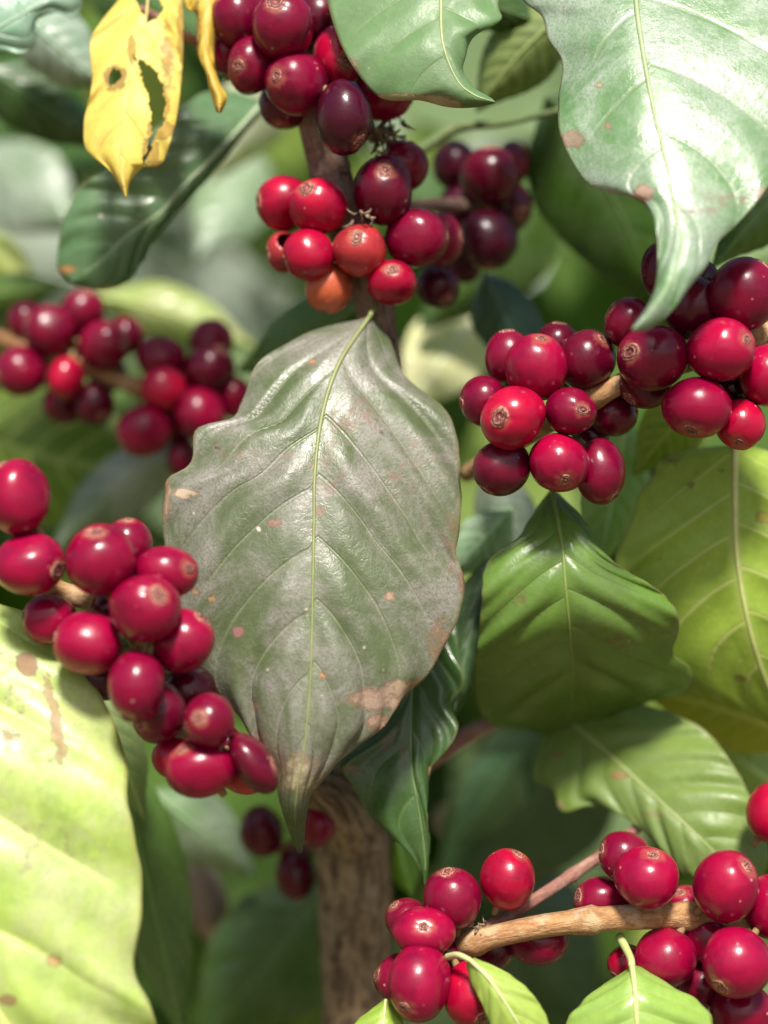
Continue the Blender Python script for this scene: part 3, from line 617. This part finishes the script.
clusters['right'] = ('cherries in the right edge bunch', -8, [
 (664,270,22,29,14,'D',None,'dark oval cherry behind the white drip tip, topmost at left'),
 (629,323,23,25,6,'N',None,'cherry left of the white drip tip'),
 (653,357,33,32,0,'N',(628,354),'large cherry under the white drip tip, scar facing left'),
 (692,307,28,31,8,'D',None,'dark crimson cherry right behind the white drip tip'),
 (743,294,32,35,2,'N',None,'big purple-red cherry at the right edge, topmost beside the pale leaf'),
 (720,350,32,30,-4,'B',(741,342),'smooth crimson cherry with its scar towards the branch at the right edge'),
 (645,384,25,24,10,'D',None,'dark low cherry beneath the large one under the drip tip'),
 (697,407,33,29,-2,'B',None,'wide rosy cherry above the yellow-green leaf'),
 (741,424,24,24,0,'R',(736,442),'small red cherry hanging lowest at the right edge bunch'),
 (768,376,28,31,4,'B',None,'cherry cut by the right edge below the branch'),
 (700,282,19,22,18,'K',None,'small dark cherry glimpsed over the drip tip'),
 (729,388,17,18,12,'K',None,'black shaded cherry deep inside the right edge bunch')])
clusters['left'] = ('cherries in the left bunch on the dusty leaf', -27, [
 (18,496,31,37,0,'B',None,'uppermost cherry of the left bunch, tall and cut by the left edge'),
 (29,564,33,30,0,'B',(62,570),'wide cherry at the left edge lying on the brown branch'),
 (101,560,34,34,-2,'B',(98,532),'big round cherry with its scar on top, above the brown branch'),
 (128,545,24,26,8,'N',None,'cherry peeping from behind the big scarred one'),
 (166,573,30,26,4,'B',(190,568),'cherry overlapping the dusty leaf, highest at its rim'),
 (145,608,34,32,-6,'B',(161,594),'front cherry of the left bunch with a round scar at its upper right'),
 (182,641,31,30,2,'B',None,'smooth red cherry overlapping the dusty leaf, right of the front one'),
 (88,643,33,31,0,'B',None,'round cherry just below the brown branch, behind the lime leaf'),
 (50,619,26,24,8,'B',None,'pinkish cherry peeping between the brown branch and lime leaf'),
 (137,686,28,34,-5,'N',None,'tall oval cherry hanging in the middle of the left bunch'),
 (160,712,26,30,4,'D',(142,723),'dark cherry behind the tall oval one, pale scar low'),
 (209,721,25,27,-4,'N',(202,715),'small cherry with scar facing forward at the dusty leaf edge'),
 (200,768,33,27,-2,'B',(184,748),'broad cherry at the bottom of the left bunch, scar at its upper left'),
 (254,763,18,34,0,'D',None,'slanted long dark cherry pressed against the dusty leaf tip',-32),
 (175,757,22,20,8,'R',None,'little bright red cherry behind the broad bottom one'),
 (246,772,26,21,8,'T',None,'orange-red cherry below the slanted dark one'),
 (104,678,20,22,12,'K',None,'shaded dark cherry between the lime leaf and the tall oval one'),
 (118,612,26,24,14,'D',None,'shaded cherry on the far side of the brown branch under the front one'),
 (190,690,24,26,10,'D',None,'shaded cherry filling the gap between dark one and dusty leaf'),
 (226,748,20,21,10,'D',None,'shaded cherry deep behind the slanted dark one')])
clusters['dark'] = ('dark cherries beside the trunk', 74, [
 (262,831,21,25,0,'D',None,'blurred purple cherry left of the trunk, biggest of three'),
 (296,874,20,25,0,'D',None,'blurred purple cherry left of the trunk, lowest of three'),
 (317,826,17,20,-36,'N',None,'blurred crimson cherry touching the trunk under the dusty tip')])
clusters['bottom'] = ('cherries in the bottom bunch', -4, [
 (452,899,28,29,2,'N',None,'crimson cherry with an orange fleck under the dark pointed leaf'),
 (423,932,31,24,-2,'B',(423,921),'cherry with a round scar on top, stacked on the lowest big one'),
 (408,921,22,22,8,'N',None,'small cherry behind the stacked one, left of the bottom bunch'),
 (420,983,31,36,-8,'B',(405,999),'big cherry with a sunken pit facing lower left, bottom bunch'),
 (398,979,23,25,4,'N',None,'narrow cherry partly hidden behind the pitted one'),
 (470,994,25,31,-4,'R',(480,1013),'red cherry beneath the hooked leaf stalk, scar near the bottom edge'),
 (508,879,26,29,6,'R',None,'lone bright red cherry above the thin pinkish twig'),
 (536,940,29,23,12,'N',None,'cherry hanging half hidden under the tan branch'),
 (490,948,22,21,12,'D',None,'dark small cherry beneath the start of the tan branch'),
 (444,958,22,22,10,'D',None,'shaded cherry wedged behind the hooked leaf stalk')])
clusters['corner'] = ('cherries in the bottom right bunch', -4, [
 (625,856,24,24,8,'N',None,'crimson cherry under the scalloped leaf, beside the thin twig end'),
 (647,877,31,29,-2,'B',(651,852),'rosy cherry sitting on the tan branch, scar on top'),
 (603,900,27,22,12,'N',None,'speckled cherry low behind the tan branch node'),
 (726,886,31,34,-4,'B',None,'tall shining cherry above the branch at the right, with white glint'),
 (665,957,31,28,2,'B',None,'cherry hanging below the branch beside the tent-like young leaf'),
 (736,963,34,33,-8,'B',(717,982),'big cherry with an open pit facing lower left, bottom right bunch'),
 (708,940,23,24,4,'B',None,'cherry behind the big pitted one, just under the branch'),
 (770,906,26,31,2,'B',None,'cherry cut by the right edge beside the tall shining one'),
 (742,1012,30,28,2,'N',None,'cherry in the bottom right corner, cut by the bottom edge'),
 (627,964,19,18,9,'R',None,'small red cherry left of the young leaf stalk'),
 (686,908,22,21,12,'B',None,'bit of red cherry between two cherries on the branch'),
 (700,984,24,24,10,'N',None,'shaded cherry left of the bottom corner one, behind the pitted one'),
 (770,812,23,28,16,'R',None,'lone red cherry at the right edge above the bottom right bunch')])

def cherry(x, y, rx, ry, mm, ck, disc, label, group, ctr, tilt=0, seed=0):
    r = np.random.default_rng(seed)
    d = FOC + mm / 1000.0; k = K * d * 1.06
    sx, sz = rx * k, ry * k; sy = (sx + sz) / 2
    if disc is not None:
        ax = np.array([(disc[0] - x) / rx, 0, -(disc[1] - y) / ry]); q = ax[0] ** 2 + ax[2] ** 2
        if q > 0.86: ax *= math.sqrt(0.86 / q); q = 0.86
        ax[1] = -math.sqrt(1 - q)
    else:
        v = np.array([x - ctr[0], 0.0, -(y - ctr[1])]); v /= np.linalg.norm(v) + 1e-6
        ax = v + np.array([r.normal(0, 0.3), r.uniform(-0.45, -0.1), r.normal(0, 0.3)]); ax /= np.linalg.norm(ax)
    a = np.cross(ax, [0.31, 0.2, 0.9]); a /= np.linalg.norm(a); b = np.cross(ax, a)
    Rm = np.stack([a, b, ax], 1)
    ca, sa = math.cos(math.radians(tilt)), math.sin(math.radians(tilt))
    ph = r.uniform(0, 6.28, 4); el = r.uniform(0.0, 0.05)
    lob = (r.uniform(0.008, 0.032), r.uniform(0.006, 0.024)); flats = []
    for q_ in range(3):
        fd = r.normal(size=3); fd[2] *= 0.4; fd /= np.linalg.norm(fd); flats.append((fd, r.uniform(0.02, 0.075)))
    def surf(th, phi, lift=0.0):
        """unit shape: th = angle from the blossom end"""
        c, s = np.cos(th), np.sin(th)
        rad = 1 + lift + lob[0] * np.sin(2 * phi + ph[0]) * s + lob[1] * np.sin(3 * phi + ph[1]) * s * s + 0.02 * np.cos(2 * th + ph[2])
        for (fd, fa) in flats:      # flattened where a neighbour pressed while it grew
            cs = s * np.cos(phi) * fd[0] + s * np.sin(phi) * fd[1] + c * fd[2]
            rad = rad - fa * np.clip((cs - 0.72) / 0.28, 0, 1) ** 1.5
        rad = rad - 0.055 * np.exp(-(th / 0.30) ** 2) - 0.06 * np.exp(-((math.pi - th) / 0.3) ** 2)
        # shallow seam where the two beans meet
        rad = rad - 0.018 * np.exp(-((np.sin(phi)) / 0.16) ** 2) * np.exp(-((th - 0.4) / 0.45) ** 2)
        p = np.stack([rad * s * np.cos(phi), rad * s * np.sin(phi), rad * c * (1 + el)], -1) @ Rm.T
        p = p * np.array([sx, sy, sz])
        return np.stack([ca * p[..., 0] + sa * p[..., 2], p[..., 1], -sa * p[..., 0] + ca * p[..., 2]], -1)
    nr, ns = 22, 36
    TH = np.linspace(0, math.pi, nr + 1)[1:-1]; PH = np.linspace(0, 2 * math.pi, ns, endpoint=False)
    tt, pp = np.meshgrid(TH, PH, indexing='ij')
    V = np.vstack([surf(np.array([0.0]), np.array([0.0])), surf(tt, pp).reshape(-1, 3), surf(np.array([math.pi]), np.array([0.0]))])
    UV = np.vstack([[[0, 1]], np.stack([np.abs(pp / math.pi - 1), np.cos(tt)], -1).reshape(-1, 2), [[0, -1]]])
    F = [(0, 1 + j, 1 + (j + 1) % ns) for j in range(ns)]
    for i in range(nr - 2):
        F += [(1 + i * ns + j, 1 + (i + 1) * ns + j, 1 + (i + 1) * ns + (j + 1) % ns, 1 + i * ns + (j + 1) % ns) for j in range(ns)]
    e = 1 + (nr - 1) * ns; F += [(e, e - ns + (j + 1) % ns, e - ns + j) for j in range(ns)]
    o0 = P(x, y, mm)
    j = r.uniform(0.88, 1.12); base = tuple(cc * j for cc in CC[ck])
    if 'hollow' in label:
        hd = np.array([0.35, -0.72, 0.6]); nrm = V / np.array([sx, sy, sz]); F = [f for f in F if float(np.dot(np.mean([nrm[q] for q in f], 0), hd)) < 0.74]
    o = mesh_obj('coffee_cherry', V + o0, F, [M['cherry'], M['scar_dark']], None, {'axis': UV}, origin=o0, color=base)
    if 'hollow' in label:
        md = o.modifiers.new('shell', 'SOLIDIFY'); md.thickness = 0.0009; md.material_offset = 1
    tag(o, label, 'coffee cherry', group)
    # blossom scar: concentric ridges
    z = r.uniform(0.68, 1.32); dp = r.uniform(-0.03, 0.03)
    prof = [(0.0, 0.03 + dp), (0.035 * r.uniform(0.6, 1.5), 0.03 + dp), (0.06, 0.004 + 0.6 * dp), (0.10, 0.010), (0.125, 0.042 + r.uniform(-0.02, 0.012)), (0.155, 0.040), (0.18, 0.010), (0.205, 0.024), (0.235, 0.018), (0.26, -0.02)]
    S2 = 26; ps = np.linspace(0, 2 * math.pi, S2, endpoint=False); V2 = []; mi = []
    wob = 1 + r.uniform(0.05, 0.2) * np.sin(2 * ps + ph[3]) + r.uniform(0.03, 0.1) * np.sin(5 * ps + ph[1]) + r.normal(0, 0.035, S2)
    for (a_, l_) in prof: V2.append(surf(a_ * z * wob + 1e-4, ps, l_))
    V2 = np.vstack(V2); F2 = []
    for i in range(len(prof) - 1):
        for q in range(S2):
            F2.append((i * S2 + q, (i + 1) * S2 + q, (i + 1) * S2 + (q + 1) % S2, i * S2 + (q + 1) % S2))
            mi.append([0, 1, 1, 1, 0, 1, 1, 0, 0][i] if r.random() < 0.86 else 1 - [0, 1, 1, 1, 0, 1, 1, 0, 0][i])
    s = mesh_obj('blossom_scar', V2 + o0, F2, [M['scar_tan'], M['scar_dark']], o, origin=o0, matidx=mi)
    # short stalk towards the branch
    tip = surf(np.array([math.pi]), np.array([0.0]))[0] + o0
    dr = -(Rm[:, 2]); q = np.linspace(-0.1, 0.4, 6)[:, None] * sy
    V3, F3, _ = frame_tube(tip + q * dr, np.linspace(0.0012, 0.0009, 6), 8)
    mesh_obj('stalk', V3, F3, M['stalk'], o, origin=o0)
    return o, surf, o0

seed = 100; CH = {}
for key, (grp, base, items) in clusters.items():
    items = [(*i, 0)[:9] for i in items]
    order = sorted(range(len(items)), key=lambda i: items[i][4]); placed = []
    ctr = (np.mean([i[0] for i in items]), np.mean([i[1] for i in items]))
    for i in order:
        x, y, rx, ry, lay, ck, disc, lab, tilt = items[i]
        mm = base + lay
        for (px, py, pr, pm) in placed:
            dx = math.hypot(x - px, y - py); ang = math.atan2(y - py, x - px)
            need = 0.93 * (math.hypot(rx * math.cos(ang), ry * math.sin(ang)) + pr(ang))
            if dx < need:
                dzn = math.sqrt(need ** 2 - dx ** 2) * 0.25      # mm (a pixel is a quarter millimetre)
                mm = max(mm, pm + min(dzn, 11.0))
        placed.append((x, y, (lambda a, rx=rx, ry=ry: math.hypot(rx * math.cos(a), ry * math.sin(a))), mm))
        seed += 1
        CH[lab] = cherry(x, y, rx, ry, mm, ck, disc, lab, grp, ctr, tilt, seed)

# ------------------------------------------------------------------ background mass of leaves, far shrubs, ground
def leaf_cloud(n, place, size, seed, spread=0.9):
    r = np.random.default_rng(seed); V = []; F = []; UV = []
    T = np.array([0, .2, .45, .7, 1.0]); Wd = np.array([0.02, 0.3, 0.36, 0.26, 0.0])
    for i in range(n):
        c = place(r)
        if c is None: continue
        ln = size * r.uniform(0.65, 1.2)
        ax = np.array([r.normal(0, 0.8), r.normal(0, 0.8), -0.5 + r.normal(0, 0.5)]); ax /= np.linalg.norm(ax)
        nn = np.array([r.normal(0, spread), -0.5 + r.normal(0, spread), 0.6 + r.normal(0, spread)]); sd = np.cross(ax, nn); sd /= np.linalg.norm(sd) + 1e-9; nn = np.cross(sd, ax)
        b = len(V)
        for t, w in zip(T, Wd):
            m = c + ax * ln * t - nn * ln * 0.22 * t * t
            for sgn in (-1, 0, 1):
                V.append(m + sd * sgn * w * ln + nn * abs(sgn) * 0.05 * ln); UV.append((t * 7 - 0.9 * abs(sgn), 0.5 + sgn * 0.5))
        for k in range(4):
            for q in range(2):
                a = b + k * 3 + q; F.append((a, a + 1, a + 4, a + 3))
    return np.array(V), F, np.array(UV)
M['mass'] = leaf_mat('shrub_leaf', vein=(0.12, 0.18, 0.05), vein_amt=0.3, rough=0.4, transl=0.28, mott=0.6)
def place_mass(r):
    d = r.uniform(0.70, 1.35); px = r.uniform(-500, 1268); py = -200 + 1700 * r.random() ** 0.7
    k = K * d
    # keep the open view at the upper left free of leaves
    if ((px - 180) / 150) ** 2 + ((py - 215) / 115) ** 2 < 1 and r.random() < 0.97: return None
    if px < 120 and 100 < py < 260 and r.random() < 0.6: return None
    return np.array([(px - 384) * k, d, CZ - (py - 512) * k])
V, F, UV = leaf_cloud(1100, place_mass, 0.12, 21)
pal = np.array([(*S(72, 104, 30), 1), (*S(96, 130, 40), 1), (*S(136, 158, 66), 1), (*S(134, 156, 110), 1), (*S(58, 92, 40), 1), (*S(170, 182, 84), 1)])
LC = np.repeat(pal[rng.choice(6, len(V) // 15, p=[.28, .24, .14, .12, .14, .08])], 15, axis=0)
o = mesh_obj('background_foliage', V, F, M['mass'], None, {'veins': UV, 'along': UV * 0 + 1}, color=S(62, 92, 34), attr=LC)
tag(o, 'blurred mass of green coffee leaves filling the space behind the bunches', 'foliage', None, 'stuff')

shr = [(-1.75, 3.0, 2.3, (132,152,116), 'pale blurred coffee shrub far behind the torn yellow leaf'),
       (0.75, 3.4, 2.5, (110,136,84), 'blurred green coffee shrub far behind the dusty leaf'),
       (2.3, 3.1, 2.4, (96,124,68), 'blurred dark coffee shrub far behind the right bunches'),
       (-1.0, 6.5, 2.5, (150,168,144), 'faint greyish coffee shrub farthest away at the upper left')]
for i, (sx, sy, hh, colr, lab) in enumerate(shr):
    root = empty('coffee_shrub', (sx, sy, 0)); tag(root, lab, 'shrub', 'far coffee shrubs')
    def pl(r):
        u = r.normal(size=3); u /= np.linalg.norm(u); q = r.uniform(0.35, 1) ** 0.5 * (0.85 + 0.25 * math.sin(4 * u[0] + 3 * u[2] + i))
        return np.array([sx + u[0] * 0.85 * q, sy + u[1] * 0.7 * q, hh * 0.56 + u[2] * hh * 0.46 * q])
    V, F, UV = leaf_cloud(900, pl, 0.17, 40 + i)
    mesh_obj('crown', V, F, M['mass'], root, {'veins': UV, 'along': UV * 0 + 1}, origin=(sx, sy, 0), color=S(*colr))
    C = np.array([[sx + 0.04 * math.sin(3 * z), sy, z] for z in np.linspace(-0.02, hh * 0.8, 14)])
    V, F, UV = frame_tube(C, np.linspace(0.035, 0.012, 14), 12, 0.06, i)
    mesh_obj('trunk', V, F, M['bark'], root, {'tube': UV}, origin=(sx, sy, 0))

m, t = new_mat('earth')
co = t.n('ShaderNodeTexCoord').outputs['Object']
n1 = t.noise(co, 1.3, 5, 0.6); n2 = t.noise(co, 40, 4, 0.6)
c = t.mix(t.rng(n1, 0.4, 0.62), (0.15, 0.10, 0.06), (0.09, 0.12, 0.04)); c = t.mix(t.rng(n2, 0.4, 0.7, 0, 0.6), c, (0.2, 0.15, 0.09))
pb = t.n('ShaderNodeBsdfPrincipled', {'Base Color': c, 'Roughness': 0.95, 'Normal': t.n('ShaderNodeBump', {'Height': n2, 'Strength': 0.6, 'Distance': 0.03}).outputs[0]})
t.n('ShaderNodeOutputMaterial', {0: pb.outputs[0]})
gx = np.linspace(-1, 1, 61); gx = np.sign(gx) * np.abs(gx) ** 3 * 600
X, Y = np.meshgrid(gx, gx, indexing='ij')
Z = 0.03 * np.sin(X * 1.3) * np.cos(Y * 1.1); V = np.stack([X, Y, Z], -1).reshape(-1, 3)
F = [(i * 61 + j, (i + 1) * 61 + j, (i + 1) * 61 + j + 1, i * 61 + j + 1) for i in range(60) for j in range(60)]
g = mesh_obj('ground', V, F, m); g['kind'] = 'structure'
m, t = new_mat('hill_cover')
co = t.n('ShaderNodeTexCoord').outputs['Object']
pb = t.n('ShaderNodeBsdfPrincipled', {'Base Color': t.mix(t.rng(t.noise(co, 0.25, 6, 0.7), 0.35, 0.65), (0.12, 0.16, 0.10), (0.26, 0.29, 0.22)), 'Roughness': 0.9})
t.n('ShaderNodeOutputMaterial', {0: pb.outputs[0]})
hx = np.linspace(-140, 140, 70); hy = np.linspace(14, 120, 40); X, Y = np.meshgrid(hx, hy, indexing='ij')
u = np.clip((Y - 14) / 70, 0, 1)
Z = -0.2 + 22 * u * u * (3 - 2 * u) * (0.85 + 0.15 * np.sin(X * 0.05)) + 0.8 * np.sin(X * 0.31) * np.cos(Y * 0.27) * u
V = np.stack([X, Y, Z], -1).reshape(-1, 3); F = [(i * 40 + j, (i + 1) * 40 + j, (i + 1) * 40 + j + 1, i * 40 + j + 1) for i in range(69) for j in range(39)]
g = mesh_obj('hills', V, F, m); g['kind'] = 'structure'

# ------------------------------------------------------------------ light, sky, camera
EL, AZ = math.radians(51), math.radians(3)      # the sun stands high behind the photographer, a little to the right
sd = Vector((math.sin(AZ) * math.cos(EL), -math.cos(AZ) * math.cos(EL), math.sin(EL)))
sun = bpy.data.lights.new('sun', 'SUN'); sun.energy = 4.7; sun.angle = math.radians(9.0); sun.color = (1.0, 0.95, 0.87)
so = bpy.data.objects.new('sun', sun); COL.objects.link(so); so.location = (0, -2, 4); so.rotation_euler = (-sd).to_track_quat('-Z', 'Y').to_euler()
w = bpy.data.worlds.new('World'); scene.world = w; w.use_nodes = True; nt = w.node_tree; nt.nodes.clear()
sky = nt.nodes.new('ShaderNodeTexSky'); sky.sky_type = 'NISHITA'; sky.sun_disc = False; sky.sun_elevation = EL; sky.sun_rotation = math.pi - AZ
sky.air_density = 1.0; sky.dust_density = 3.0
bg = nt.nodes.new('ShaderNodeBackground'); bg.inputs[1].default_value = 0.085
out = nt.nodes.new('ShaderNodeOutputWorld'); nt.links.new(sky.outputs[0], bg.inputs[0]); nt.links.new(bg.outputs[0], out.inputs[0])

cam = bpy.data.cameras.new('camera'); co = bpy.data.objects.new('camera', cam); COL.objects.link(co)
co.location = (0, 0, CZ); co.rotation_euler = (math.radians(90), 0, 0)
cam.sensor_fit = 'VERTICAL'; cam.lens = 50; cam.sensor_height = 2 * 50 * 0.128 / 0.45; cam.sensor_width = cam.sensor_height
cam.clip_start = 0.02; cam.clip_end = 2000
cam.dof.use_dof = True; cam.dof.focus_distance = 0.447; cam.dof.aperture_fstop = 3.1
scene.camera = co
scene.render.resolution_x = 768; scene.render.resolution_y = 1024
vs = scene.view_settings; vs.view_transform = 'Standard'; vs.look = 'None'; vs.exposure = 0.56; vs.gamma = 1; vs.use_curve_mapping = False
cy = scene.cycles; cy.use_denoising = True; cy.max_bounces = 8; cy.sample_clamp_indirect = 4
